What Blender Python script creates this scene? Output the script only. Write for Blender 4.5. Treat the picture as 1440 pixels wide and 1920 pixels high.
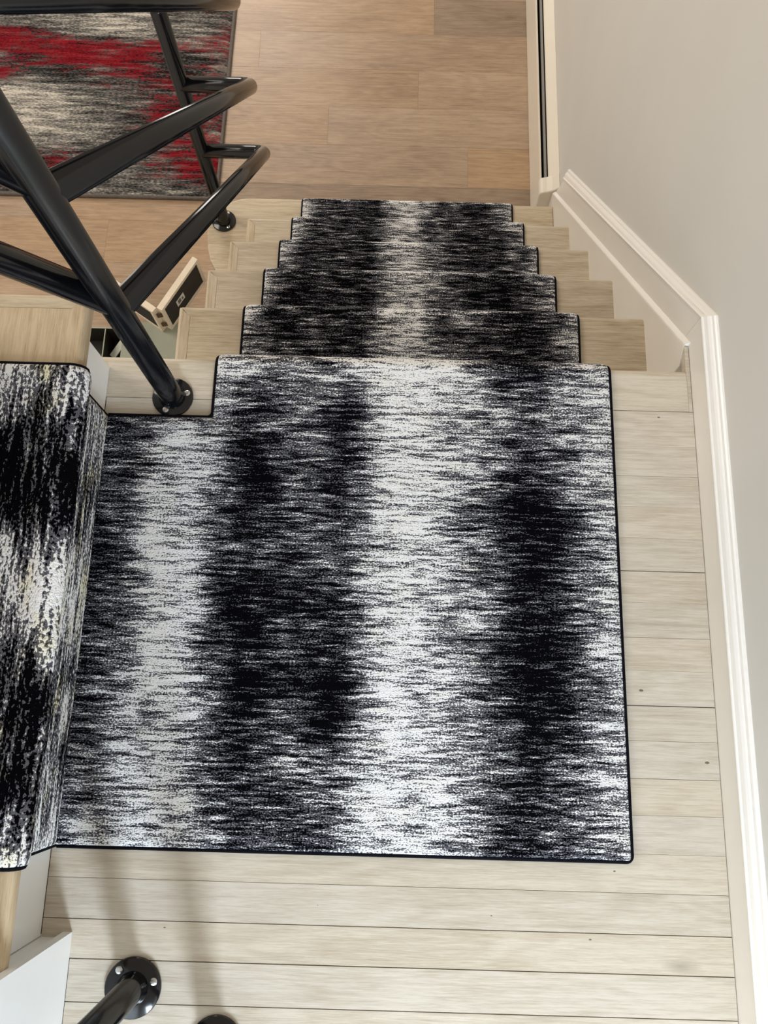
import bpy, bmesh, math, random
from mathutils import Vector, Matrix

# ------------------------------------------------------------------ scene, camera, light
for o in list(bpy.data.objects):
    bpy.data.objects.remove(o)
scene = bpy.context.scene
col = scene.collection
random.seed(7)

cam_data = bpy.data.cameras.new('camera')
cam_data.sensor_fit = 'AUTO'
cam_data.sensor_width = 36.0
cam_data.lens = 36.0 * 1518.96 / 1920.0
cam_data.clip_start = 0.02
cam = bpy.data.objects.new('camera', cam_data)
cam.location = (0.0268, -0.6106, 1.3029)
cam.rotation_euler = (0.2549, -0.0031, 0.0270)
col.objects.link(cam)
scene.camera = cam

scene.view_settings.view_transform = 'Standard'
scene.view_settings.look = 'None'
scene.view_settings.gamma = 1.0
scene.view_settings.use_curve_mapping = False
scene.view_settings.exposure = 0.0

world = bpy.data.worlds.new('world')
scene.world = world
world.use_nodes = True
wb = world.node_tree.nodes['Background']
wb.inputs[0].default_value = (1.0, 0.87, 0.73, 1)     # warm light of the house around the stairwell
wb.inputs[1].default_value = 0.47


def area(name, loc, target, sx, sy, power, color):
    l = bpy.data.lights.new(name, 'AREA')
    l.shape = 'RECTANGLE'
    l.size, l.size_y, l.energy, l.color = sx, sy, power, color
    o = bpy.data.objects.new(name, l)
    o.location = loc
    o.rotation_euler = (Vector(target) - Vector(loc)).to_track_quat('-Z', 'Y').to_euler()
    col.objects.link(o)
    return o


area('landing_window_light', (0.34, -2.96, 1.22), (-0.1, -0.5, 0.2), 0.40, 1.10, 80, (0.72, 0.85, 1.0))
area('hall_fill_light', (-2.7, 1.1, 1.7), (0.4, 0.6, -0.3), 1.5, 1.4, 50, (1.0, 0.93, 0.83))  # added soft fill from the left, brightens the right wall
area('lower_room_window_light', (-1.25, 4.5, 1.0), (-0.8, 1.6, -1.2), 1.2, 1.3, 60, (1.0, 0.94, 0.86))

# ------------------------------------------------------------------ sizes (metres; landing at z = 0, +y = down the stairs)
RISE, RUN = 0.20, 0.207
XS = 0.541            # stair skirt face
XB = 0.549            # baseboard face
XW = 0.562            # wall face
XL = -0.411           # open ends of the treads
XR = -0.4625          # riser of the upper flight
FLOOR = -6 * RISE


# ------------------------------------------------------------------ node helpers
def srgb(r, g, b):
    f = lambda c: ((c / 255) / 12.92) if c / 255 <= 0.04045 else (((c / 255) + 0.055) / 1.055) ** 2.4
    return (f(r), f(g), f(b), 1)


class NT:
    def __init__(self, name):
        self.m = bpy.data.materials.new(name)
        self.m.use_nodes = True
        self.t = self.m.node_tree
        self.t.nodes.clear()
        self.out = self.t.nodes.new('ShaderNodeOutputMaterial')
        self.p = self.t.nodes.new('ShaderNodeBsdfPrincipled')
        self.t.links.new(self.p.outputs[0], self.out.inputs[0])

    def n(self, typ, **kw):
        nd = self.t.nodes.new(typ)
        for k, v in kw.items():
            setattr(nd, k, v)
        return nd

    def link(self, a, b):
        self.t.links.new(a, b)

    def val(self, inp, v):
        if hasattr(v, 'is_linked') or hasattr(v, 'links'):
            self.link(v, inp)
        else:
            inp.default_value = v

    def math(self, op, a, b=0.0, c=None, clamp=False):
        nd = self.n('ShaderNodeMath', operation=op, use_clamp=clamp)
        self.val(nd.inputs[0], a)
        self.val(nd.inputs[1], b)
        if c is not None:
            self.val(nd.inputs[2], c)
        return nd.outputs[0]

    def noise(self, vec, scale=1.0, detail=4.0, rough=0.55, dist=0.0):
        nd = self.n('ShaderNodeTexNoise')
        self.link(vec, nd.inputs['Vector'])
        nd.inputs['Scale'].default_value = scale
        nd.inputs['Detail'].default_value = detail
        nd.inputs['Roughness'].default_value = rough
        nd.inputs['Distortion'].default_value = dist
        return nd.outputs[0]

    def mapping(self, vec, scale=(1, 1, 1), loc=(0, 0, 0), rot=(0, 0, 0)):
        nd = self.n('ShaderNodeMapping')
        self.link(vec, nd.inputs[0])
        self.val(nd.inputs[1], loc)
        nd.inputs[2].default_value = rot
        nd.inputs[3].default_value = scale
        return nd.outputs[0]

    def ramp(self, fac, stops, interp='LINEAR'):
        nd = self.n('ShaderNodeValToRGB')
        nd.color_ramp.interpolation = interp
        els = nd.color_ramp.elements
        while len(els) < len(stops):
            els.new(0.5)
        for e, (p, c) in zip(els, stops):
            e.position = p
            e.color = c if len(c) == 4 else (*c, 1)
        self.link(fac, nd.inputs[0])
        return nd.outputs[0]

    def mix(self, fac, a, b, typ='MIX'):
        nd = self.n('ShaderNodeMix', data_type='RGBA', blend_type=typ)
        self.val(nd.inputs[0], fac)
        self.val(nd.inputs[6], a)
        self.val(nd.inputs[7], b)
        return nd.outputs[2]

    def bump(self, h, strength, dist):
        nd = self.n('ShaderNodeBump')
        nd.inputs['Strength'].default_value = strength
        nd.inputs['Distance'].default_value = dist
        self.link(h, nd.inputs['Height'])
        self.link(nd.outputs[0], self.p.inputs['Normal'])

    def set(self, color=None, rough=None, metal=None, **kw):
        if color is not None:
            self.val(self.p.inputs['Base Color'], color)
        if rough is not None:
            self.val(self.p.inputs['Roughness'], rough)
        if metal is not None:
            self.val(self.p.inputs['Metallic'], metal)
        for k, v in kw.items():
            self.val(self.p.inputs[k.replace('_', ' ')], v)
        return self.m


def plain(name, c, rough=0.5, metal=0.0, mottle=0.04, scale=30, spec=0.5):
    t = NT(name)
    t.p.inputs['Specular IOR Level'].default_value = spec
    tc = t.n('ShaderNodeTexCoord').outputs['Object']
    nz = t.noise(tc, scale, 3)
    d = tuple(x * (1 - mottle * 2) for x in c[:3]) + (1,)
    e = tuple(min(1, x * (1 + mottle)) for x in c[:3]) + (1,)
    return t.set(t.ramp(nz, [(0.3, d), (0.7, e)]), rough, metal)


def wood(name, light, dark, axis='X', rough=0.45, tint=0.10, contrast=1.0, holes=True, knots=True, grain=1.0, joint_dirt=0.0):
    t = NT(name)
    tc = t.n('ShaderNodeTexCoord').outputs['Object']
    rnd = t.n('ShaderNodeObjectInfo').outputs['Random']
    off = t.n('ShaderNodeCombineXYZ')
    t.link(t.math('MULTIPLY', rnd, 37.0), off.inputs[0])
    t.link(t.math('MULTIPLY', rnd, 23.0), off.inputs[1])
    t.link(t.math('MULTIPLY', rnd, 11.0), off.inputs[2])
    if axis == 'Y':
        tc = t.mapping(tc, rot=(0, 0, math.pi / 2))
    v = t.mapping(tc, (1, 1, 1), off.outputs[0])
    # broad cathedral figure
    warp = t.noise(t.mapping(v, (2.2, 9, 9)), 1.0, 2, 0.5)
    rings = t.math('SINE', t.math('MULTIPLY', warp, 60.0))
    rings = t.math('MULTIPLY_ADD', rings, 0.5, 0.5)
    streak = t.noise(t.mapping(v, (8, 190, 190)), 1.0, 5, 0.65, 0.35)
    pores = t.noise(t.mapping(v, (34, 600, 600)), 1.0, 3, 0.65)
    patch = t.noise(t.mapping(v, (2.5, 6, 6)), 1.0, 3, 0.5)
    g = t.math('ADD', t.math('MULTIPLY', streak, 0.55), t.math('MULTIPLY', pores, 0.50 * grain))
    g = t.math('ADD', g, t.math('MULTIPLY', rings, 0.07 * grain))
    g = t.math('ADD', g, t.math('MULTIPLY', patch, 0.35))
    mid = 0.49 + 0.25 * grain
    w = 0.22 / contrast
    c = t.ramp(g, [(mid - w, dark), (mid + w * 0.35, light)])
    # plank to plank tone
    hv = t.n('ShaderNodeHueSaturation')
    t.link(c, hv.inputs['Color'])
    r2 = t.math('FRACT', t.math('MULTIPLY', rnd, 91.7))
    t.link(t.math('MULTIPLY_ADD', rnd, tint * 2, 1 - tint), hv.inputs['Value'])
    t.link(t.math('MULTIPLY_ADD', r2, 0.2, 0.9), hv.inputs['Saturation'])
    c = hv.outputs[0]
    dk = tuple(x * 0.25 for x in dark[:3]) + (1,)
    if knots:
        vo = t.n('ShaderNodeTexVoronoi')
        t.link(t.mapping(v, (3.2, 8, 8)), vo.inputs['Vector'])
        vo.inputs['Scale'].default_value = 1.0
        kn = t.math('SUBTRACT', 1.0, t.math('DIVIDE', vo.outputs['Distance'], 0.10), clamp=True)
        kn = t.math('MULTIPLY', kn, streak)
        c = t.mix(kn, c, tuple(x * 0.55 for x in dark[:3]) + (1,))
    if holes:
        vo = t.n('ShaderNodeTexVoronoi')
        t.link(t.mapping(v, (9, 16, 0.01)), vo.inputs['Vector'])
        vo.inputs['Scale'].default_value = 1.0
        hl = t.math('LESS_THAN', vo.outputs['Distance'], 0.032)
        c = t.mix(t.math('MULTIPLY', hl, 0.85), c, dk)
        vo2 = t.n('ShaderNodeTexVoronoi')
        t.link(t.mapping(v, (7, 9, 0.01), (3.3, 1.2, 0)), vo2.inputs['Vector'])
        vo2.inputs['Scale'].default_value = 1.0
        sp = t.math('LESS_THAN', vo2.outputs['Distance'], 0.018)
        c = t.mix(t.math('MULTIPLY', sp, 0.7), c, (0.85, 0.83, 0.78, 1))
    t.bump(t.math('ADD', t.math('MULTIPLY', pores, 0.6), streak), 0.22, 0.0012)
    t.set(c, rough)
    t.p.inputs['Specular IOR Level'].default_value = 0.35
    return t.m


def carpet_mat(name, white=(0.94, 0.94, 0.94), grey=(0.122, 0.123, 0.142), black=(0.0030, 0.0030, 0.0042), su=38, sv=240, fine=1.0, cream=0.15):
    """cut pile, three yarns: near-black, mid grey and off-white in short streaks across the width"""
    t = NT(name)
    uv = t.n('ShaderNodeUVMap', uv_map='UVMap').outputs[0]
    tone = t.n('ShaderNodeAttribute', attribute_name='tone').outputs['Fac']
    wob = t.noise(t.mapping(uv, (30, 30, 1)), 1.0, 2)
    wv = t.n('ShaderNodeCombineXYZ')
    t.link(t.math('MULTIPLY_ADD', wob, 0.005, -0.0025), wv.inputs[1])
    va = t.n('ShaderNodeVectorMath', operation='ADD')
    t.link(uv, va.inputs[0])
    t.link(wv.outputs[0], va.inputs[1])
    v = va.outputs[0]
    st = t.noise(t.mapping(v, (su, sv, 1)), 1.0, 4, 0.7)
    st2 = t.noise(t.mapping(v, (su * 0.35, sv * 0.30, 1), (3.1, 7.7, 0)), 1.0, 2, 0.5)
    sp = t.noise(t.mapping(v, (330 * fine, 520 * fine, 1), (1.7, 2.3, 0)), 1.0, 2, 0.6)
    blot = t.noise(t.mapping(v, (9, 14, 1), (5.5, 1.3, 0)), 1.0, 2, 0.5)
    d = t.math('MULTIPLY', t.math('SUBTRACT', st, 0.5), 1.75)
    d = t.math('ADD', d, t.math('MULTIPLY', t.math('SUBTRACT', st2, 0.5), 0.55))
    d = t.math('ADD', d, t.math('MULTIPLY', t.math('SUBTRACT', sp, 0.5), 1.3))
    d = t.math('ADD', d, t.math('MULTIPLY', t.math('SUBTRACT', blot, 0.5), 0.25))
    val = t.math('ADD', t.math('MULTIPLY_ADD', tone, 0.84, 0.065), d)
    c = t.ramp(val, [(0.330, black), (0.350, grey), (0.565, grey), (0.585, tuple(x * 0.72 for x in white)), (0.63, white)])
    # the odd cream yarn
    cr = t.math('MULTIPLY', t.math('SUBTRACT', t.noise(t.mapping(v, (14, 22, 1), (9, 4, 0)), 1.0, 2), 0.52), 6.0, clamp=True)
    c = t.mix(t.math('MULTIPLY', cr, cream), c, (0.93, 0.88, 0.62, 1), 'MULTIPLY')
    h = t.math('ADD', t.math('MULTIPLY', sp, 1.0), t.math('MULTIPLY', val, 0.5))
    t.bump(h, 0.75, 0.004)
    t.set(c, 0.95)
    t.p.inputs['Specular IOR Level'].default_value = 0.0
    return t.m


def rug_mat():
    t = NT('red_grey_rug')
    uv = t.n('ShaderNodeUVMap', uv_map='UVMap').outputs[0]
    tone = t.n('ShaderNodeAttribute', attribute_name='tone').outputs['Fac']
    red = t.n('ShaderNodeAttribute', attribute_name='red').outputs['Fac']
    st = t.noise(t.mapping(uv, (7, 60, 1)), 1.0, 4, 0.65)
    sp = t.noise(t.mapping(uv, (90, 240, 1)), 1.0, 2, 0.6)
    st3 = t.noise(t.mapping(uv, (8, 42, 1), (4, 9, 0)), 1.0, 4, 0.6)
    d = t.math('MULTIPLY', t.math('SUBTRACT', st, 0.5), 1.9)
    d = t.math('ADD', d, t.math('MULTIPLY', t.math('SUBTRACT', sp, 0.5), 1.3))
    val = t.math('ADD', tone, d)
    c = t.ramp(val, [(0.08, (0.012, 0.012, 0.012)), (0.32, (0.06, 0.057, 0.055)), (0.55, (0.17, 0.162, 0.15)),
                     (0.80, (0.42, 0.39, 0.34)), (1.0, (0.66, 0.61, 0.53))])
    r = t.math('ADD', red, t.math('MULTIPLY', t.math('SUBTRACT', st3, 0.5), 1.7))
    r = t.math('ADD', r, t.math('MULTIPLY', t.math('SUBTRACT', sp, 0.5), 1.6))
    r = t.math('MULTIPLY', t.math('SUBTRACT', r, 0.46), 3.2, clamp=True)
    rc = t.ramp(t.math('ADD', t.math('MULTIPLY', sp, 0.6), t.math('MULTIPLY', st, 0.5)),
                [(0.36, (0.05, 0.003, 0.006)), (0.66, (0.30, 0.008, 0.018))])
    c = t.mix(t.math('MULTIPLY', r, 0.93), c, rc)
    t.bump(t.math('ADD', sp, st), 0.8, 0.008)
    t.set(c, 0.95)
    t.p.inputs['Specular IOR Level'].default_value = 0.05
    return t.m


M = {}
M['landing_wood'] = wood('whitewashed_oak_floor', srgb(208, 198, 181), srgb(170, 155, 132), 'X', 0.42, tint=0.035, contrast=0.8)
M['tread_wood'] = wood('whitewashed_oak_tread', srgb(202, 188, 164), srgb(160, 141, 114), 'X', 0.42, tint=0.05, contrast=0.9, holes=False)
M['return_wood'] = wood('whitewashed_oak_return', srgb(202, 187, 162), srgb(162, 142, 114), 'Y', 0.42, tint=0.05, contrast=0.9, holes=False)
M['tread_wood_y'] = wood('whitewashed_oak_tread_across', srgb(206, 184, 150), srgb(164, 138, 102), 'Y', 0.42, tint=0.05, contrast=0.9, holes=False)
for key, f in (('vinyl', 1.0), ('vinyl_dark', 0.88)):
    M[key] = wood('brown_oak_plank_floor', srgb(180 * f, 154 * f, 127 * f), srgb(122 * f, 98 * f, 77 * f), 'X', 0.36, tint=0.04, contrast=0.75, holes=False, grain=0.8)
M['dark_gap'] = plain('dark_gap', (0.03, 0.024, 0.018), 0.9)
M['white_paint'] = plain('white_paint', srgb(240, 240, 238), 0.35, mottle=0.01, scale=8)
M['trim_paint'] = plain('cream_trim_paint', srgb(230, 224, 214), 0.32, mottle=0.01, scale=8)
M['cap_paint'] = plain('white_trim_paint', srgb(242, 239, 233), 0.25, mottle=0.01, scale=8)
M['wall_paint'] = plain('grey_beige_wall_paint', srgb(213, 210, 203), 0.6, mottle=0.012, scale=5)
M['binding'] = plain('black_binding_yarn', (0.004, 0.004, 0.007, 1), 0.9, mottle=0.2, scale=300, spec=0.08)
M['black_tube'] = NT('gloss_black_paint').set((0.004, 0.004, 0.005, 1), 0.14, Specular_IOR_Level=0.5)
M['screw'] = plain('steel_screw', (0.62, 0.62, 0.6, 1), 0.3, 1.0)
M['heater'] = plain('cream_enamel', srgb(228, 219, 203), 0.35, mottle=0.01)
M['heater_grey'] = plain('grey_damper_metal', srgb(150, 148, 142), 0.4, 0.3)
M['black'] = plain('slot_shade_black', (0.008, 0.007, 0.006, 1), 0.8)
M['frame_cream'] = plain('cream_painted_frame', srgb(232, 218, 196), 0.45)
M['frame_back'] = plain('black_frame_backing', srgb(44, 40, 34), 0.8)
M['brass_brown'] = plain('brown_hinge_metal', srgb(92, 66, 50), 0.45, 0.3)
M['sticker'] = plain('white_sticker', srgb(225, 222, 216), 0.5)
M['ink'] = plain('grey_barcode_ink', srgb(110, 106, 100), 0.6)
M['sage'] = plain('sage_green_card', srgb(160, 164, 146), 0.55, mottle=0.05, scale=12)
M['box_dark'] = plain('dark_box_lining', srgb(40, 37, 30), 0.7)
M['card'] = plain('pale_card', srgb(200, 204, 188), 0.5)
M['runner'] = carpet_mat('runner_pile_across', su=20, sv=185)
M['runner_up'] = carpet_mat('runner_pile_upper', su=14, sv=130, fine=0.55, cream=0.9)
M['rug'] = rug_mat()
M['rug_edge'] = plain('rug_grey_binding', srgb(98, 90, 84), 0.85, mottle=0.15, scale=200)


# ------------------------------------------------------------------ mesh helpers
def finish(name, bm, mat, parent=None, smooth=False, bevel=0.0, seg=2):
    bmesh.ops.recalc_face_normals(bm, faces=bm.faces)
    me = bpy.data.meshes.new(name)
    bm.to_mesh(me)
    bm.free()
    me.materials.append(M[mat] if isinstance(mat, str) else mat)
    if smooth:
        for p in me.polygons:
            p.use_smooth = True
    o = bpy.data.objects.new(name, me)
    col.objects.link(o)
    adopt(o, parent)
    if bevel:
        b = o.modifiers.new('bevel', 'BEVEL')
        b.width, b.segments, b.limit_method = bevel, seg, 'ANGLE'
        b.angle_limit = math.radians(35)
        b.harden_normals = False
    return o


def adopt(o, parent):
    if parent is not None:
        o.parent = parent
        # a mesh parent sits at the origin, an Empty at the thing's base
        chain = Matrix.Translation(parent.location) if parent.type == 'EMPTY' else Matrix.Identity(4)
        o.matrix_parent_inverse = chain.inverted()


def empty(name, loc):
    o = bpy.data.objects.new(name, None)
    o.location = loc
    o.empty_display_size = 0.05
    col.objects.link(o)
    return o


def tag(o, label=None, cat=None, group=None, kind=None):
    for k, v in (('label', label), ('category', cat), ('group', group), ('kind', kind)):
        if v:
            o[k] = v
    return o


def round_edges(bm, pick, w, seg=3):
    es = [e for e in bm.edges if pick(e.verts[0].co) and pick(e.verts[1].co)]
    bmesh.ops.bevel(bm, geom=es, offset=w, segments=seg, affect='EDGES', profile=0.5)


def box(bm, x0, x1, y0, y1, z0, z1):
    vs = [bm.verts.new(p) for p in ((x0, y0, z0), (x1, y0, z0), (x1, y1, z0), (x0, y1, z0),
                                    (x0, y0, z1), (x1, y0, z1), (x1, y1, z1), (x0, y1, z1))]
    for f in ((0, 1, 2, 3), (4, 5, 6, 7), (0, 1, 5, 4), (1, 2, 6, 5), (2, 3, 7, 6), (3, 0, 4, 7)):
        bm.faces.new([vs[i] for i in f])
    return vs


def box_obj(name, mat, parent, x0, x1, y0, y1, z0, z1, bevel=0.0, seg=2):
    bm = bmesh.new()
    box(bm, x0, x1, y0, y1, z0, z1)
    return finish(name, bm, mat, parent, bevel=bevel, seg=seg)


def prism(bm, pts, z0, z1):
    """pts: (x, y) outline extruded in z"""
    a = [bm.verts.new((x, y, z0)) for x, y in pts]
    b = [bm.verts.new((x, y, z1)) for x, y in pts]
    n = len(pts)
    bm.faces.new(a)
    bm.faces.new(b)
    for i in range(n):
        bm.faces.new((a[i], a[(i + 1) % n], b[(i + 1) % n], b[i]))


def loft(bm, sections, closed=False):
    """list of rings (lists of points); closed = rings are closed loops, ends capped"""
    rings = [[bm.verts.new(p) for p in s] for s in sections]
    n = len(rings[0])
    for a, b in zip(rings, rings[1:]):
        for i in range(n if closed else n - 1):
            bm.faces.new((a[i], a[(i + 1) % n], b[(i + 1) % n], b[i]))
    if closed:
        bm.faces.new(rings[0])
        bm.faces.new(rings[-1])


def fillet(path, rad, seg=8):
    out = [Vector(path[0])]
    for a, b, c in zip(path, path[1:], path[2:]):
        a, b, c = Vector(a), Vector(b), Vector(c)
        u, v = (a - b), (c - b)
        ang = u.angle(v)
        t = min(rad / math.tan(ang / 2), u.length * 0.49, v.length * 0.49)
        r = t * math.tan(ang / 2)
        u.normalize(); v.normalize()
        cen = b + (u + v).normalized() * (r / math.sin(ang / 2))
        p0, p1 = b + u * t, b + v * t
        e0, e1 = (p0 - cen), (p1 - cen)
        tot = e0.angle(e1)
        for i in range(seg + 1):
            f = i / seg
            s = math.sin(tot)
            q = (e0 * math.sin((1 - f) * tot) + e1 * math.sin(f * tot)) / s if s > 1e-6 else e0.lerp(e1, f)
            out.append(cen + q)
    out.append(Vector(path[-1]))
    return out


def tube(bm, path, r, n=24):
    pts = [Vector(p) for p in path]
    tang = []
    for i in range(len(pts)):
        a = pts[max(0, i - 1)]
        b = pts[min(len(pts) - 1, i + 1)]
        tang.append((b - a).normalized())
    up = Vector((0, 0, 1)) if abs(tang[0].z) < 0.9 else Vector((1, 0, 0))
    nrm = (up - tang[0] * up.dot(tang[0])).normalized()
    rings = []
    for i, p in enumerate(pts):
        if i:
            nrm = (nrm - tang[i] * nrm.dot(tang[i])).normalized()
        bi = tang[i].cross(nrm)
        rings.append([p + (nrm * math.cos(2 * math.pi * k / n) + bi * math.sin(2 * math.pi * k / n)) * r for k in range(n)])
    loft(bm, rings, closed=True)


def lathe(bm, cx, cy, prof, n=32):
    """prof: (radius, z) from bottom to top"""
    loft(bm, [[(cx + r * math.cos(2 * math.pi * k / n), cy + r * math.sin(2 * math.pi * k / n), z) for k in range(n)] for r, z in prof], closed=True)


def tube_obj(name, mat, parent, path, r, n=24):
    bm = bmesh.new()
    tube(bm, path, r, n)
    o = finish(name, bm, mat, parent, smooth=True)
    return o


# ------------------------------------------------------------------ setting: walls
def slab(name, x0, x1, y0, y1, z0, z1, mat='wall_paint'):
    return tag(box_obj(name, mat, None, x0, x1, y0, y1, z0, z1), kind='structure')


tag(slab('wall_right', XW, XW + 0.12, -2.9, 4.4, FLOOR - 0.02, 1.5), 'plain grey-beige wall rising along the right of the stairs')
bm = bmesh.new()                                               # wall behind the landing, with the opening that lets the daylight in
for b in ((-0.43, XW, -3.02, -2.9, -0.02, 0.64), (-0.43, 0.11, -3.02, -2.9, 0.64, 2.3), (0.549, XW, -3.02, -2.9, 0.64, 2.3), (0.11, 0.549, -3.02, -2.9, 1.80, 2.3)):
    box(bm, *b)
tag(finish('wall_back', bm, 'wall_paint'), 'plain wall behind the landing', kind='structure')
tag(slab('wall_left', -1.4, -0.43, -1.06, -0.926, -0.02, 1.5, 'white_paint'), 'white wall beside the upper flight of stairs', kind='structure')
tag(slab('trim_1', -0.430, -0.417, -2.9, -0.918, 0.0, 1.5, 'white_paint'), 'white corner board facing the landing', kind='structure')
tag(slab('wall_lower', -2.0, -0.42, -0.16, -0.04, FLOOR, -0.032, 'white_paint'), 'white wall below the landing edge', kind='structure')

# ------------------------------------------------------------------ setting: landing floor of narrow planks
seams = [0.0, -0.0791, -0.1434, -0.1966, -0.2499, -0.3037, -0.359, -0.4105, -0.467, -0.519, -0.5732, -0.6262, -0.6821,
         -0.7351, -0.79, -0.8444, -0.9002, -0.9531, -1.0093, -1.064, -1.119, -1.174]
landing = tag(empty('floor_landing', (0.04, -0.6, 0.0)), 'pale whitewashed oak plank floor of the stair landing', kind='structure')
box_obj('subfloor', 'dark_gap', landing, -0.48, XB, -2.9, -0.035, -0.06, -0.016)
gaps = [0, .0009, .0002, .0005, .0002, .0002, .0012, .0002, .0005, .0002, .0012, .0004, .0006, .0003, .0002, .0006, .0011, .0013, .0012, .0006, .0004, .0004]
for i in range(1, len(seams) - 1):
    a, b = seams[i] - gaps[i] * 0.5, seams[i + 1] + gaps[i + 1] * 0.5
    x0 = XR if seams[i] > -0.91 else -0.417
    dz = random.uniform(-0.0003, 0.0)
    box_obj('plank', 'landing_wood', landing, x0 + 0.0006, XB - 0.0008, b, a, -0.018, dz, bevel=0.00025, seg=1)
# landing nosing board with a rounded front
bm = bmesh.new()
prof = [(-0.0786, 0.0)] + [(-0.014 + 0.014 * math.sin(t), -0.014 + 0.014 * math.cos(t)) for t in [math.pi * k / 8 for k in range(0, 9)]] + [(-0.0786, -0.028)]
loft(bm, [[(x, y, z) for y, z in prof] for x in (-0.60, XS)], closed=True)
finish('nosing_board', bm, 'landing_wood', landing)
box_obj('filler_strip', 'landing_wood', landing, XS + 0.0004, XB - 0.0008, -0.0786, 0.044, -0.02, -0.0004, bevel=0.0006, seg=1)
o = box_obj('landing_rear', 'landing_wood', landing, -0.417, XB - 0.001, -2.9, seams[-1] - 0.0006, -0.018, -0.0004)
tag(o, kind='stuff')

# ------------------------------------------------------------------ setting: lower floor of wide planks
floor = tag(empty('floor', (-0.5, 1.4, FLOOR)), 'brown oak plank floor of the lower room', kind='structure')
box_obj('subfloor', 'dark_gap', floor, -2.0, XW, -0.04, 4.4, FLOOR - 0.03, FLOOR - 0.0065)
joints = {-3: (-0.9,), -2: (-1.35, -0.45), -1: (-0.98,), 0: (-1.15, -0.62), 1: (-0.62, 0.283), 2: (-1.2, -0.226), 3: (-0.75, 0.1), 4: (-1.5, -0.497),
          5: (-1.0, 0.155), 6: (-0.4,)}
for k, js in joints.items():
    y0, y1 = 1.0773 + 0.1660 * k, 1.0773 + 0.1660 * (k + 1)
    xs = [-2.0] + sorted(js) + [XW - 0.02]
    for a, b in zip(xs, xs[1:]):
        mt = 'vinyl_dark' if (k == 0 and a > -0.7) or (k == 5 and a > 0.1) else 'vinyl'
        box_obj('plank', mt, floor, a + 0.0001, b - 0.0001, y0 + 0.0001, y1 - 0.0001, FLOOR - 0.007, FLOOR, bevel=0.0003, seg=1)
o = box_obj('far_planks', 'vinyl', floor, -2.0, XW, 2.2394, 4.4, FLOOR - 0.007, FLOOR)
o = box_obj('near_planks', 'vinyl', floor, -2.0, XW, -0.04, 0.5790, FLOOR - 0.007, FLOOR)

# ------------------------------------------------------------------ setting: skirting on the right wall
def slope(y):
    return -y * RISE / RUN


bm = bmesh.new()                                               # skirt board: sloping top, sits behind the tread ends
pts = [(0.0462 / (RISE / RUN) - 0.001, -0.001), (0.02, -0.03), (0.02, -0.5), (0.55, FLOOR), (1.09, FLOOR), (1.09, slope(1.09) + 0.046)]
loft(bm, [[(x, y, z) for y, z in pts] for x in (XS, XW)], closed=True)
skirt = tag(finish('trim_2', bm, 'trim_paint', bevel=0.0015), 'painted stair skirt board stepping down behind the tread ends', kind='structure')

bm = bmesh.new()
rings = []
for y in (0.047, 1.085):
    z = slope(y) + 0.0462
    rings.append([(XS + 0.0003, y, z - 0.0005), (XS + 0.0015, y, z + 0.0025), (XB - 0.0005, y, z + 0.0085), (XB + 0.001, y, z + 0.0085), (XB + 0.001, y, z - 0.004)])
loft(bm, rings, closed=True)
finish('ledge_highlight', bm, 'cap_paint', skirt)  # added strip over the caulked ledge, brighter paint for the light it catches

base = tag(empty('baseboard_right', (XB, -0.9, 0.0)), 'painted baseboard along the landing and down the stairs on the right', kind='structure')
YC = 0.069
# flat boards: landing and sloped
bm = bmesh.new()
pts = [(-2.9, -0.03), (YC, -0.03), (YC, 0.072), (-2.9, 0.072)]
loft(bm, [[(x, y, z) for y, z in pts] for x in (XB, XW)], closed=True)
finish('board', bm, 'trim_paint', base)
bm = bmesh.new()
e = 1.062
pts = [(YC + 0.0005, slope(YC) + 0.025), (YC + 0.0005, 0.072), (e - 0.03, slope(e - 0.03) + 0.139), (e + 0.035, slope(e + 0.035) + 0.025)]
loft(bm, [[(x, y, z) for y, z in pts] for x in (XB, XW)], closed=True)
finish('sloped_board', bm, 'trim_paint', base)
# cap moulding profile: (protrusion from the wall, height above its foot)
cap = [(0.0, 0.0), (0.0165, 0.0), (0.0172, 0.0022), (0.0165, 0.0042), (0.0140, 0.0052), (0.0135, 0.009), (0.0120, 0.0145), (0.0092, 0.0185),
       (0.0065, 0.0205), (0.0065, 0.0225), (0.0055, 0.0262), (0.0030, 0.0285), (0.0, 0.029)]
bm = bmesh.new()
loft(bm, [[(XW - p, y, 0.068 + h) for p, h in cap] for y in (-2.9, YC)], closed=True)
# mitre the landing cap where the slope begins
for v in bm.verts:
    if v.co.y > 0:
        v.co.y = YC - 0.004 - (v.co.z - 0.068) * 0.42
finish('cap_moulding', bm, 'cap_paint', base)
bm = bmesh.new()
ca, sa = math.cos(math.atan2(RISE, RUN)), math.sin(math.atan2(RISE, RUN))
rings = []
z00 = slope(YC - 0.004) + 0.1345
for y, last in ((YC - 0.004, False), (e, True)):
    ring = []
    for p, h in cap:
        if last:
            yy, zz = e - 0.022 + h * sa, slope(e - 0.022) + 0.1345 + h * ca
        else:
            yy = YC - 0.004 - h * 0.42
            zz = 0.068 + h
        ring.append((XW - p, yy, zz))
    rings.append(ring)
loft(bm, rings, closed=True)
finish('sloped_cap_moulding', bm, 'cap_paint', base)

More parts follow.
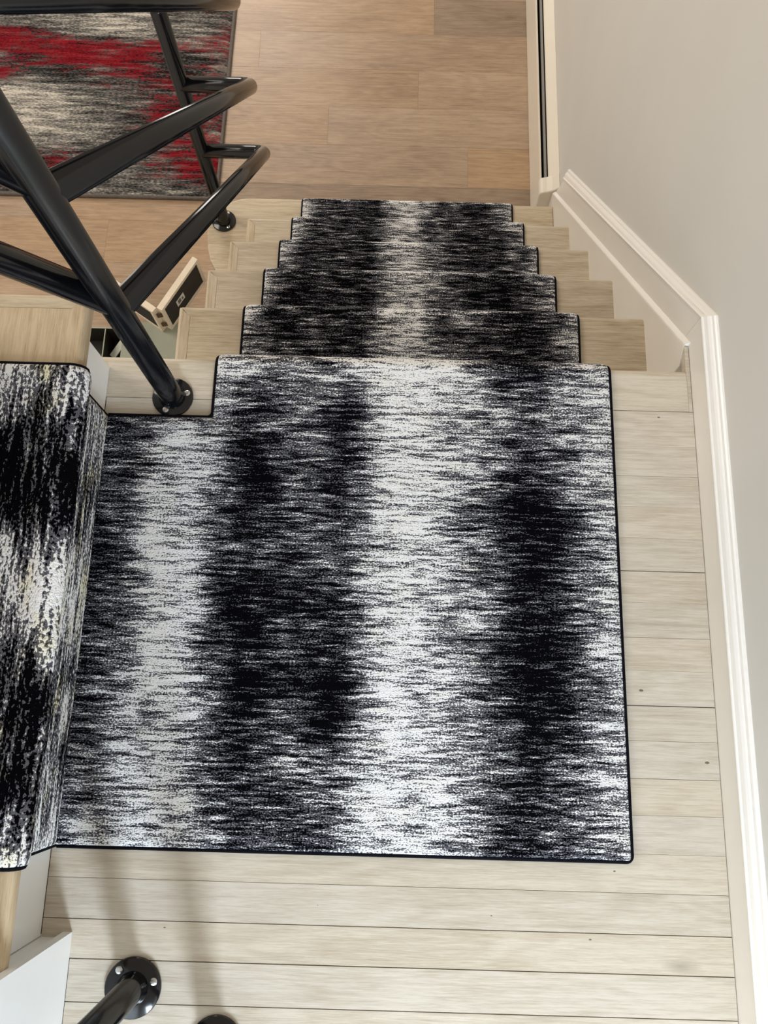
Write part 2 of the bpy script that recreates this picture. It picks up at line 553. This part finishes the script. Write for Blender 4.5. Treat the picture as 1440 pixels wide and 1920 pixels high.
# ------------------------------------------------------------------ lower staircase
stair = tag(empty('staircase', (0.06, 0.5, FLOOR)), 'lower flight of whitewashed oak steps leading down from the landing', 'staircase')
RT = 0.025
for k in range(1, 6):
    z = -k * RISE
    yf, yb = k * RUN, (k - 1) * RUN - 0.03
    if k < 5:
        bm = bmesh.new()
        prism(bm, [(XL + 0.0006, yf), (XS, yf), (XS, yb), (XL + RT, yb), (XL + RT, yf - RT)], z - 0.028, z)
        round_edges(bm, lambda c: abs(c.y - yf) < 1e-5, 0.010, 4)
        t = finish('tread', bm, 'tread_wood', stair)
        bm = bmesh.new()
        prism(bm, [(XL, yf - 0.0003), (XL + RT - 0.0006, yf - RT), (XL + RT - 0.0006, yb), (XL, yb)], z - 0.028, z)
        round_edges(bm, lambda c: abs(c.x - XL) < 1e-5, 0.008, 4)
        finish('return_nosing', bm, 'return_wood', t)
    else:                                                      # starting step with a wide rounded end
        bm = bmesh.new()
        cx, cy, rr = -0.446, 0.905, 0.132
        arc = [(cx + rr * math.cos(a), cy + rr * math.sin(a)) for a in [math.pi / 2 + (math.pi / 2) * q / 14 for q in range(15)]]
        pts = [(XS, yf), ] + arc + [(-0.572, 0.85), (-0.560, 0.805), (-0.538, 0.765), (-0.50, 0.74), (-0.42, 0.73), (XS, 0.73)]
        prism(bm, pts, z - 0.030, z)
        t = finish('tread', bm, 'tread_wood', stair, bevel=0.005, seg=3)
        bm = bmesh.new()
        rr2 = 0.11
        arc = [(cx + rr2 * math.cos(a), cy + rr2 * math.sin(a)) for a in [math.pi / 2 + (math.pi / 2) * q / 14 for q in range(15)]]
        pts = [(XS, cy + rr2)] + arc + [(-0.552, 0.85), (-0.54, 0.81), (-0.50, 0.77), (-0.42, 0.76), (XS, 0.76)]
        prism(bm, pts, FLOOR, z - 0.0305)
        finish('riser', bm, 'white_paint', stair)
for k in range(0, 5):
    y = k * RUN - 0.03
    box_obj('riser', 'white_paint', stair, XL + 0.028, XS, y - 0.018, y, -(k + 1) * RISE, -k * RISE - 0.0285)
bm = bmesh.new()
pts = [(-0.05, -0.06)]
for k in range(0, 4):
    pts += [(k * RUN - 0.05, -(k + 1) * RISE - 0.0285), ((k + 1) * RUN - 0.05, -(k + 1) * RISE - 0.0285)]
pts += [(4 * RUN - 0.05, FLOOR), (0.55, FLOOR), (-0.05, -0.62)]
loft(bm, [[(x, y, z) for y, z in pts] for x in (XL + 0.028, XL + 0.05)], closed=True)
finish('stringer', bm, 'white_paint', stair)

# ------------------------------------------------------------------ upper staircase
up = tag(empty('staircase', (-0.55, -0.46, 0.0)), 'upper flight of oak steps with white risers climbing to the left', 'staircase')
for k in range(1, 3):
    z = k * RISE
    xf, xb = -0.430 - (k - 1) * RUN, XR - k * RUN - 0.004
    xr = XR - (k - 1) * RUN
    bm = bmesh.new()
    y1, y0 = 0.004, -0.925
    prism(bm, [(xf, y1 - 0.0003), (xf, y0), (xb, y0), (xb, y1 - RT), (xf - RT, y1 - RT)], z - 0.028, z)
    round_edges(bm, lambda c: abs(c.x - xf) < 1e-5, 0.010, 4)
    t = finish('tread', bm, 'tread_wood_y', up)
    bm = bmesh.new()
    prism(bm, [(xf - 0.0003, y1), (xf - RT, y1 - RT + 0.0006), (xb, y1 - RT + 0.0006), (xb, y1)], z - 0.028, z)
    round_edges(bm, lambda c: abs(c.y - y1) < 1e-5, 0.009, 4)
    finish('return_nosing', bm, 'tread_wood', t)
    box_obj('riser', 'white_paint', up, xr - 0.018, xr, -0.925, -0.024, (k - 1) * RISE + 0.0002, z - 0.0285, bevel=0.001)
bm = bmesh.new()
pts = [(XR - 0.019, -0.03), (XR - 0.019, RISE - 0.0285), (XR - RUN - 0.019, RISE - 0.0285), (XR - RUN - 0.019, 2 * RISE - 0.0285), (XR - 2 * RUN - 0.01, 2 * RISE - 0.0285),
       (XR - 2 * RUN - 0.01, 0.1), (XR - 0.16, -0.03)]
loft(bm, [[(x, y, z) for x, z in pts] for y in (-0.045, -0.024)], closed=True)
finish('stringer', bm, 'white_paint', up)


# ------------------------------------------------------------------ carpets
def interp(tab, x):
    if x <= tab[0][0]:
        return tab[0][1]
    for (a, va), (b, vb) in zip(tab, tab[1:]):
        if x <= b:
            return va + (vb - va) * (x - a) / (b - a)
    return tab[-1][1]


LX = [-0.45 + 0.05 * i for i in range(18)]
LROWS = [   # yarn tone across the landing carpet, one row every 10 cm from the front nosing to the rear edge
    [.40, .40, .45, .50, .65, .58, .50, .52, .60, .76, .86, .76, .60, .44, .34, .42, .52, .62],
    [.32, .36, .42, .52, .52, .32, .40, .45, .26, .55, .85, .75, .60, .50, .38, .50, .55, .66],
    [.32, .36, .66, .72, .50, .16, .30, .36, .20, .50, .90, .76, .56, .42, .20, .36, .50, .62],
    [.28, .36, .74, .72, .36, .24, .26, .32, .30, .54, .78, .66, .52, .32, .12, .16, .42, .58],
    [.28, .40, .66, .76, .36, .20, .22, .25, .36, .60, .86, .70, .52, .38, .12, .26, .50, .62],
    [.30, .36, .60, .80, .36, .14, .25, .26, .20, .46, .86, .66, .52, .32, .12, .20, .50, .66],
    [.30, .40, .66, .76, .50, .16, .32, .26, .14, .56, .82, .66, .50, .32, .12, .20, .42, .62],
    [.34, .44, .70, .76, .44, .26, .28, .27, .36, .72, .86, .74, .50, .36, .28, .34, .46, .62],
    [.46, .54, .70, .74, .58, .38, .32, .30, .36, .70, .86, .80, .64, .36, .20, .30, .42, .58]]
STAIR_TONE = [(-.275, .56), (-.25, .44), (-.21, .20), (-.17, .24), (-.12, .28), (-.08, .22), (-.04, .20), (.0, .44), (.04, .60), (.08, .58), (.12, .42), (.16, .34),
              (.20, .28), (.25, .20), (.30, .20), (.34, .32), (.38, .44), (.405, .58)]
UP_TONE = [(-.80, .62), (-.76, .36), (-.70, .12), (-.66, .24), (-.60, .16), (-.55, .22), (-.50, .52), (-.45, .70), (-.40, .56), (-.35, .24), (-.30, .10), (-.25, .16),
           (-.20, .26), (-.15, .46), (-.112, .64)]
UP_RISER = [(-.80, .66), (-.70, .52), (-.60, .46), (-.55, .46), (-.50, .62), (-.42, .66), (-.35, .50), (-.28, .42), (-.20, .52), (-.112, .60)]
BLOBS = [  # darker and greyer clouds of yarn: x, y, half width, half length, change of tone
    (-.055, -.115, .04, .05, -.16), (-.21, -.10, .035, .03, -.12), (-.195, -.215, .05, .03, -.14), (-.205, -.44, .05, .04, -.12), (-.043, -.425, .05, .03, -.12),
    (-.175, -.565, .05, .035, -.16), (-.045, -.575, .04, .04, -.18), (.255, -.015, .05, .02, -.20), (.27, -.265, .05, .05, -.12), (.265, -.50, .05, .05, -.10),
    (.30, -.585, .04, .03, -.12), (-.10, -.68, .07, .05, .10), (-.12, -.32, .06, .05, .08), (.145, -.28, .035, .04, -.08), (.20, -.64, .05, .05, .06),
    (-.36, -.34, .03, .05, .10), (-.33, -.50, .04, .04, .10), (.05, -.02, .06, .03, .10), (.05, -.63, .05, .04, .08)]
TH = 0.0105


def landing_tone(x, y):
    def soft(t):
        return t if t < 0.6 else 0.6 + (t - 0.6) * 0.45
    fy = min(7.999, max(0.0, -y / 0.1))
    i = int(fy)
    fx = min(16.999, max(0.0, (x + 0.45) / 0.05))
    j = int(fx)
    a, b = fy - i, fx - j
    blob = 0.0
    for bx_, by_, rx_, ry_, dv in BLOBS:
        d2 = ((x - bx_) / rx_) ** 2 + ((y - by_) / ry_) ** 2
        if d2 < 6:
            blob += dv * math.exp(-d2)
    return blob + soft((LROWS[i][j] * (1 - b) + LROWS[i][j + 1] * b) * (1 - a) + (LROWS[i + 1][j] * (1 - b) + LROWS[i + 1][j + 1] * b) * a)


def resample(pts, step):
    out = [Vector(pts[0])]
    for a, b in zip(pts, pts[1:]):
        a, b = Vector(a), Vector(b)
        n = max(1, int(math.ceil((b - a).length / step)))
        for i in range(1, n + 1):
            out.append(a.lerp(b, i / n))
    return out


def normals2d(pts):
    """left-hand normals averaged at the corners (unit offset kept perpendicular to both sides)"""
    res = []
    for i in range(len(pts)):
        a, b, c = pts[max(0, i - 1)], pts[i], pts[min(len(pts) - 1, i + 1)]
        d1 = (b - a).normalized() if (b - a).length > 1e-9 else None
        d2 = (c - b).normalized() if (c - b).length > 1e-9 else None
        d1, d2 = d1 or d2, d2 or d1
        n1, n2 = Vector((-d1.y, d1.x)), Vector((-d2.y, d2.x))
        m = (n1 + n2)
        m.normalize()
        res.append(m / max(0.6, m.dot(n1)))
    return res


def edge_height(d):
    t = min(1.0, max(0.0, d / 0.012))
    return TH * (0.45 + 0.55 * math.sqrt(max(0.0, 1 - (1 - t) ** 2)))


def carpet_mesh(name, mat, parent, path, to3d, ws, height, tone, keep=None):
    """path: 2D points along the length (surface underneath is on the right of it), ws: positions across the width"""
    nrm = normals2d(path)
    s = [0.0]
    for a, b in zip(path, path[1:]):
        s.append(s[-1] + (b - a).length)
    bm = bmesh.new()
    uvl = bm.loops.layers.uv.new('UVMap')
    tl = bm.verts.layers.float.new('tone')
    grid = []
    meta = {}
    for i, p in enumerate(path):
        row = []
        for w in ws:
            q = p + nrm[i] * height(w, p, s[i])
            v = bm.verts.new(to3d(q, w))
            v[tl] = tone(w, p, s[i])
            meta[v] = (w, s[i])
            row.append(v)
        grid.append(row)
    for i in range(len(path) - 1):
        for j in range(len(ws) - 1):
            if keep and not keep((ws[j] + ws[j + 1]) / 2, (path[i] + path[i + 1]) / 2):
                continue
            f = bm.faces.new((grid[i][j], grid[i][j + 1], grid[i + 1][j + 1], grid[i + 1][j]))
            for l in f.loops:
                l[uvl].uv = meta[l.vert]
    for v in [v for v in bm.verts if not v.link_faces]:
        bm.verts.remove(v)
    return finish(name, bm, mat, parent, smooth=True)


def lin(a, b, n):
    return [a + (b - a) * i / n for i in range(n + 1)]


def edge_ws(a, b, step):
    inner = lin(a + 0.014, b - 0.014, max(2, int((b - a) / step)))
    return [a, a + 0.0015, a + 0.004, a + 0.008] + inner + [b - 0.008, b - 0.004, b - 0.0015, b]


def nosing_arc(yf, z, r=0.014, n=8, a1=math.pi):
    return [Vector((yf - r + r * math.sin(a1 * k / n), z - r + r * math.cos(a1 * k / n))) for k in range(n + 1)]


CX0, CX1, CYB, CYF = -0.275, 0.405, -0.800, -0.1145
CXL = XR + 0.0095

# landing carpet: L-shaped, wraps over the landing nosing. path runs +y then down (surface on the right, normal up)
rug_l = tag(empty('landing_carpet', (0.06, -0.4, 0.0)), 'black grey and white streaked carpet covering the middle of the landing', 'carpet')
p = [Vector((CYB, 0.0))] + [Vector((CYB + d, 0)) for d in (0.0015, 0.004, 0.008, 0.014)]
ys = resample([Vector((CYB + 0.014, 0)), Vector((CYF, 0))], 0.012)[1:]
p += ys[:-2] + [Vector((CYF - 0.008, 0)), Vector((CYF - 0.004, 0)), Vector((CYF - 0.0015, 0)), Vector((CYF, 0))]
p += resample([Vector((CYF, 0)), Vector((-0.016, 0))], 0.012)[1:] + nosing_arc(0.0, 0.0) + [Vector((-0.028, -0.045)), Vector((-0.029, -0.06))]
ws = [CXL] + lin(CXL + 0.003, CX0 - 0.014, 14) + [CX0 - 0.006, CX0, CX0 + 0.0015, CX0 + 0.004, CX0 + 0.008] + lin(CX0 + 0.014, CX1 - 0.014, 52) + [CX1 - 0.008, CX1 - 0.004, CX1 - 0.0015, CX1]


def land_h(w, q, s):
    y = q.x
    d = min(CX1 - w, y - CYB)
    if w <= CX0 + 1e-6:
        d = min(d, CYF - y)
    elif y > CYF:
        d = min(d, w - CX0)
    else:
        d = min(d, math.hypot(w - CX0, CYF - y))
    return edge_height(d)


carpet_mesh('pile', 'runner', rug_l, p, lambda q, w: (w, q.x, q.y), ws, land_h,
            lambda w, q, s: landing_tone(w, q.x), keep=lambda w, q: not (w < CX0 and q.x > CYF))
BR = 0.0040
nos = [(v.x, v.y) for v in nosing_arc(0.0 + BR, BR, 0.014 + BR)]


def edge_path(x):
    return [Vector((x, y, z)) for y, z in nos]


tube_obj('binding', 'binding', rug_l, fillet([(CXL, CYB, BR), (CX1, CYB, BR), (CX1, -0.016, BR)], 0.008) + edge_path(CX1)[1:] + [Vector((CX1, -0.022, -0.05))], BR, 10)
tube_obj('binding', 'binding', rug_l, fillet([(CXL, CYF, BR), (CX0, CYF, BR), (CX0, -0.016, BR)], 0.010) + edge_path(CX0)[1:] + [Vector((CX0, -0.022, -0.05))], BR, 10)

# runner on the lower flight
run_l = tag(empty('stair_runner', (0.065, 0.5, FLOOR)), 'black and grey streaked runner going down the lower flight of steps', 'carpet')
path = [Vector((-0.0295, -0.064)), Vector((-0.0295, -RISE))]
for k in range(1, 6):
    z = -k * RISE
    path += [Vector((k * RUN - 0.016, z))] + nosing_arc(k * RUN, z) + [Vector((k * RUN - 0.0295, z - 0.05)), Vector((k * RUN - 0.0295, z - RISE + (0.0 if k < 5 else 0.002)))]
pr = resample(path, 0.009)
rw = random.Random(3)
shift = [rw.uniform(-0.012, 0.012) for _ in range(8)]
lift = [0.0, 0.0, -0.02, 0.0, 0.03, 0.04, 0.0, 0.0]


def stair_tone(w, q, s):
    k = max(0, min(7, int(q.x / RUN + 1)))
    edge = 0.17 if abs(q.y - round(q.y / RISE) * RISE) > 0.004 else 0.0  # nosing highlight painted into the yarn: lighter off the flat treads
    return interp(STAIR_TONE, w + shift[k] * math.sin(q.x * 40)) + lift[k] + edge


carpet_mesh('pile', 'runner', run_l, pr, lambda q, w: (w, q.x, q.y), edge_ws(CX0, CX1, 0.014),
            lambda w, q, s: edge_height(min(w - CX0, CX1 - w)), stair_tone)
nn = normals2d(pr)
for x in (CX0, CX1):
    tube_obj('binding', 'binding', run_l, [Vector((x, a.x + b.x * BR, a.y + b.y * BR)) for a, b in zip(pr, nn)], BR, 8)

# runner on the upper flight: path climbs in -x
run_u = tag(empty('stair_runner', (XR, -0.456, 0.0)), 'black white and cream streaked runner on the upper flight at the left edge', 'carpet')
path = [Vector((XR, 0.0005))]
for k in range(1, 3):
    z = k * RISE
    xr, xf = XR - (k - 1) * RUN, -0.430 - (k - 1) * RUN
    path += [Vector((xr, z - 0.05))] + [Vector((v.x, v.y)) for v in reversed(nosing_arc(xf, z))] + [Vector((xr - RUN, z))]
pu = [Vector((-v.x, v.y)) for v in path]                       # flip so that the normal points outwards
pu = resample(pu, 0.009)


def up_tone(w, q, s):
    return interp(UP_RISER if q.y < RISE - 0.03 else UP_TONE, w) + (0.06 if -q.x > -0.47 and q.y > RISE - 0.03 else 0.0)


carpet_mesh('pile', 'runner_up', run_u, pu, lambda q, w: (-q.x, w, q.y), edge_ws(CYB, CYF, 0.014),
            lambda w, q, s: edge_height(min(w - CYB, CYF - w)), up_tone)
nn = normals2d(pu)
for y in (CYB, CYF):
    tube_obj('binding', 'binding', run_u, [Vector((-(a.x + b.x * BR), y, a.y + b.y * BR)) for a, b in zip(pu, nn)], BR, 8)

# ------------------------------------------------------------------ railings of black tube
TR = 0.0193


def post(parent, x, y, z0, z1, fr=0.0385, screws=(), label=None):
    bm = bmesh.new()
    lathe(bm, x, y, [(TR + 0.0035, z0 + 0.005), (TR + 0.0035, z0 + 0.009), (TR + 0.0015, z0 + 0.014), (TR, z0 + 0.018), (TR, z1 - 0.004), (TR * 0.8, z1)], 28)
    p = finish('post', bm, 'black_tube', parent, smooth=True)
    bm = bmesh.new()
    lathe(bm, x, y, [(fr, z0 + 0.0003), (fr, z0 + 0.0045), (fr - 0.0015, z0 + 0.006), (0.004, z0 + 0.0065)], 36)
    f = finish('flange', bm, 'black_tube', p, smooth=True)
    for a in screws:
        sx, sy = x + (fr - 0.009) * math.cos(a), y + (fr - 0.009) * math.sin(a)
        bm = bmesh.new()
        lathe(bm, sx, sy, [(0.0055, z0 + 0.006), (0.0052, z0 + 0.0078), (0.003, z0 + 0.0088), (0.0006, z0 + 0.009)], 14)
        box(bm, sx - 0.0045, sx + 0.0045, sy - 0.0005, sy + 0.0005, z0 + 0.0082, z0 + 0.0092)
        finish('screw', bm, 'screw', p, smooth=False)
    return p


rail = tag(empty('stair_railing', (-0.347, -0.08, 0.0)), 'glossy black tube railing with three sloping rails beside the lower flight', 'railing')
P1, P2 = (-0.347, -0.078), (-0.526, 0.947)
post(rail, P1[0], P1[1], 0.0, 0.80, 0.0350, screws=(math.radians(15), math.radians(135), math.radians(250)))
post(rail, P2[0], P2[1], -5 * RISE, -0.185, screws=(math.radians(-55), math.radians(65), math.radians(180)))
for h in (0.308, 0.556, 0.806):
    y1 = P2[1]
    z1 = h - 0.949 * (y1 - P1[1])
    tube_obj('rail', 'black_tube', rail, fillet([(P1[0], P1[1], h), (P1[0], y1, z1), (P2[0], y1, z1)], 0.030, 10), TR, 28)
for h in (0.33, 0.58):
    tube_obj('rail', 'black_tube', rail, [(P1[0], P1[1], h), (P1[0] - 0.42, P1[1], h + 0.42 * 0.966)], TR, 28)

rail2 = tag(empty('railing_post', (-0.32, -0.988, 0.0)), 'short black tube post on a round screwed flange at the bottom left of the landing', 'railing')
post(rail2, -0.320, -0.988, 0.0, 0.85, 0.0405, screws=(math.radians(132), math.radians(18), math.radians(255)))
rail3 = tag(empty('railing_post', (-0.196, -1.056, 0.0)), 'black post flange just cut off by the bottom edge of the picture', 'railing')
post(rail3, -0.196, -1.058, 0.0, 0.85, 0.0385, screws=(math.radians(200), math.radians(330)))

# ------------------------------------------------------------------ baseboard heater
HY0, HY1 = 1.10, 4.2
heat = tag(empty('baseboard_heater', (0.53, 1.95, FLOOR)), 'long cream baseboard heater on the lower floor against the right wall', 'heater')


def sect(name, mat, pts, y0=HY0, y1=HY1, bevel=0.0):
    bm = bmesh.new()
    loft(bm, [[(x, y, z) for x, z in pts] for y in (y0, y1)], closed=True)
    return finish(name, bm, mat, heat, bevel=bevel)


sect('front_panel', 'heater', [(0.5045, FLOOR + 0.003), (0.503, FLOOR + 0.180), (0.5045, FLOOR + 0.186), (0.509, FLOOR + 0.185), (0.5085, FLOOR + 0.180),
                               (0.5065, FLOOR + 0.180), (0.5075, FLOOR + 0.003)])
sect('slot_shade', 'black', [(0.509, FLOOR + 0.01), (0.509, FLOOR + 0.11), (0.553, FLOOR + 0.11), (0.553, FLOOR + 0.01)])  # solid black block, paints in the shade inside the heater slot
sect('damper', 'heater_grey', [(0.5185, FLOOR + 0.176), (0.5195, FLOOR + 0.182), (0.527, FLOOR + 0.182), (0.529, FLOOR + 0.175)])
sect('back_plate', 'heater', [(0.530, FLOOR + 0.188), (0.533, FLOOR + 0.193), (0.5615, FLOOR + 0.217), (0.5615, FLOOR + 0.003), (0.557, FLOOR + 0.003),
                              (0.557, FLOOR + 0.206)])
bm = bmesh.new()
pts = [(0.501, FLOOR), (0.5000, FLOOR + 0.176), (0.5025, FLOOR + 0.187), (0.512, FLOOR + 0.192), (0.524, FLOOR + 0.195), (0.540, FLOOR + 0.203), (0.5612, FLOOR + 0.221), (0.5612, FLOOR)]
loft(bm, [[(x, y, z) for x, z in pts] for y in (1.0905, 1.150)], closed=True)
finish('end_cap', bm, 'heater', heat, bevel=0.004, seg=3)

# ------------------------------------------------------------------ red and grey rug on the lower floor
RX = [-1.432, -1.315, -1.198, -1.081, -0.964, -0.847, -0.73, -0.612]
RY = [1.947, 1.874, 1.825, 1.753, 1.681, 1.588, 1.495, 1.404, 1.315, 1.227, 1.162]
RED = [[0, 0, 0, 0, 0, 0, .2, .3], [.6, .4, .1, 0, 0, 0, .3, .7], [.9, .9, .7, .5, .6, .8, .5, .7], [.5, .6, 1, 1, .8, .4, .2, .4], [.8, .3, .2, .4, .6, .5, .4, .5],
       [0, 0, 0, .1, .3, .5, .6, .4], [0, 0, 0, 0, .2, .7, .8, .5], [0, 0, 0, 0, .1, .5, .6, .6], [.3, .3, .6, .4, .2, .4, .8, .9], [.7, .3, .2, .2, .2, .3, .4, .5], [0] * 8]
LIT = [[.5, .6, .6, .7, .7, .5, .4, .5], [.3, .4, .5, .8, .7, .5, .6, .4], [.3, .3, .2, .3, .4, .4, .6, .7], [.4, .3, .3, .3, .3, .2, .2, .4], [.3, .3, .2, .3, .3, .2, .2, .5],
       [.9, .8, .6, .5, .4, .3, .3, .4], [.8, .8, .7, .5, .4, .3, .3, .4], [.6, .7, .7, .5, .4, .4, .3, .6], [.3, .3, .3, .4, .5, .4, .3, .2], [.3, .2, .2, .3, .4, .4, .3, .3], [.5] * 8]


def grid2(G, x, y):
    cols = [(v, i) for i, v in enumerate(RX)]
    rows = sorted((v, i) for i, v in enumerate(RY))
    fx = interp(cols, x)
    fy = interp(rows, y)
    i, j = min(9, int(fy)), min(6, int(fx))
    a, b = fy - i, fx - j
    return (G[i][j] * (1 - b) + G[i][j + 1] * b) * (1 - a) + (G[i + 1][j] * (1 - b) + G[i + 1][j + 1] * b) * a


rug = tag(empty('area_rug', (-1.2, 1.7, FLOOR)), 'red grey and black streaked pile rug on the lower floor', 'rug')
bm = bmesh.new()
uvl = bm.loops.layers.uv.new('UVMap')
tl = bm.verts.layers.float.new('tone')
rl = bm.verts.layers.float.new('red')
rx = lin(-1.95, -0.609, 60)
ry = lin(1.170, 2.60, 64)
g = []
for y in ry:
    row = []
    for x in rx:
        d = min(-0.609 - x, y - 1.170)
        v = bm.verts.new((x, y, FLOOR + 0.004 + 0.009 * min(1, d / 0.02)))
        v[tl] = grid2(LIT, x, y)
        v[rl] = grid2(RED, x, y)
        row.append(v)
    g.append(row)
for i in range(len(ry) - 1):
    for j in range(len(rx) - 1):
        f = bm.faces.new((g[i][j], g[i][j + 1], g[i + 1][j + 1], g[i + 1][j]))
        for l in f.loops:
            l[uvl].uv = (l.vert.co.x, l.vert.co.y)
finish('pile', bm, 'rug', rug, smooth=True)
tube_obj('binding', 'rug_edge', rug, fillet([(-1.95, 1.168, FLOOR + 0.0065), (-0.607, 1.168, FLOOR + 0.0065), (-0.598, 2.60, FLOOR + 0.0065)], 0.008), 0.0065, 12)

# ------------------------------------------------------------------ things stored under the upper flight
BZ = -1.10
bx = tag(empty('storage_box', (-0.86, 0.4, FLOOR)), 'low dark-lined box with a sage green lid on the floor behind the newel post', 'box')
BX0, BX1, BY0, BY1 = -1.12, -0.565, 0.20, 0.612


def wall_piece(x0, x1, y0, y1, z1=BZ, name='side_panel'):
    w = box_obj(name, 'box_dark', bx, x0, x1, y0, y1, FLOOR + 0.006, z1 - 0.004)
    box_obj('rim', 'sage', w, x0, x1, y0, y1, z1 - 0.004, z1)
    return w


box_obj('base', 'box_dark', bx, BX0, BX1, BY0, BY1, FLOOR + 0.0005, FLOOR + 0.006)
wall_piece(BX0, BX1, BY1 - 0.004, BY1)
wall_piece(BX0, BX1, BY0, BY0 + 0.004)
wall_piece(BX0, BX0 + 0.004, BY0 + 0.0045, BY1 - 0.0045)
wall_piece(BX1 - 0.004, BX1, BY0 + 0.0045, BY1 - 0.0045)
wall_piece(-0.907, -0.904, BY0 + 0.0045, BY1 - 0.0045, BZ - 0.001, 'divider')
wall_piece(-0.846, -0.843, BY0 + 0.0045, BY1 - 0.0045, BZ - 0.001, 'divider')
box_obj('lid', 'sage', bx, -0.846, BX1, BY0, BY1 + 0.02, BZ + 0.0003, BZ + 0.0035, bevel=0.001, seg=1)
bm = bmesh.new()
prism(bm, [(-0.655 + 0.055 * math.cos(a), 0.475 + 0.022 * math.sin(a)) for a in [2 * math.pi * k / 24 for k in range(24)]], BZ + 0.0030, BZ + 0.0042)
finish('hand_hole_disc', bm, 'box_dark', bx)  # flat dark disc on the lid, painted for the dark of a hole
for i, (px, py, ang, lab) in enumerate(((-0.935, 0.50, 25, 'pale card lying in the left compartment of the sage box'), (-0.874, 0.555, -35, 'pale card lying in the narrow middle compartment of the sage box'))):
    bm = bmesh.new()
    box(bm, -0.026, 0.026, -0.05, 0.05, -0.002, 0.002)
    bmesh.ops.transform(bm, matrix=Matrix.Translation((px, py, BZ - 0.045)) @ Matrix.Rotation(math.radians(ang), 4, 'Z') @ Matrix.Rotation(math.radians(12), 4, 'X') @ Matrix.Diagonal((0.42 if i else 0.8, 0.6, 1, 1)), verts=bm.verts)
    tag(finish('card', bm, 'card'), lab, 'card')

fr = tag(empty('photo_frame', (-0.705, 0.60, BZ + 0.0035)), 'hinged double photo frame standing open with its black backs showing', 'photo frame')
FZ, FH, FT, FL = BZ + 0.0040, 0.130, 0.020, 0.228
spine = Vector((-0.697, 0.585))


def leaf(ang, side):
    """one framed leaf; local x runs away from the spine, local y is the outward (back) face"""
    mat = Matrix.Translation((spine.x, spine.y, FZ)) @ Matrix.Rotation(ang, 4, 'Z')
    s = side

    def put(name, m, parent, b, bevel=0.0):
        bm = bmesh.new()
        x0, x1, y0, y1, z0, z1 = b
        box(bm, x0, x1, min(y0 * s, y1 * s), max(y0 * s, y1 * s), z0, z1)
        bmesh.ops.transform(bm, matrix=mat, verts=bm.verts)
        return finish(name, bm, m, parent, bevel=bevel, seg=1)
    bw, X0 = 0.012, 0.0226
    lf = put('frame_leaf', 'frame_back', fr, (X0 + bw, FL - bw, -FT + 0.004, -0.0025, bw, FH - bw))
    for b in ((X0, FL, -FT, 0, FH - bw, FH), (X0, FL, -FT, 0, 0, bw), (X0, X0 + bw, -FT, 0, bw, FH - bw), (FL - bw, FL, -FT, 0, bw, FH - bw)):
        put('frame_bar', 'frame_cream', lf, b, 0.0008)
    return lf, put


a_r = math.atan2(0.187, 0.099)
a_l = math.atan2(0.112, -0.165)
lf, put = leaf(a_r, -1)
# outward faces look back towards the landing
put('sticker', 'sticker', lf, (0.085, 0.125, -0.0025, -0.0021, 0.052, 0.082))
put('barcode', 'ink', lf, (0.092, 0.107, -0.0021, -0.0018, 0.058, 0.077))
put('barcode', 'ink', lf, (0.111, 0.119, -0.0021, -0.0018, 0.058, 0.070))
lf2, put2 = leaf(a_l, 1)
bis = (a_r + a_l) / 2
for z in (0.026, 0.084):
    bm = bmesh.new()
    box(bm, 0.0205, 0.0225, -0.0085, 0.0085, FZ + z, FZ + z + 0.022)
    bmesh.ops.transform(bm, matrix=Matrix.Translation((spine.x, spine.y, 0)) @ Matrix.Rotation(bis, 4, 'Z'), verts=bm.verts)
    finish('hinge', bm, 'brass_brown', fr, bevel=0.0005, seg=1)
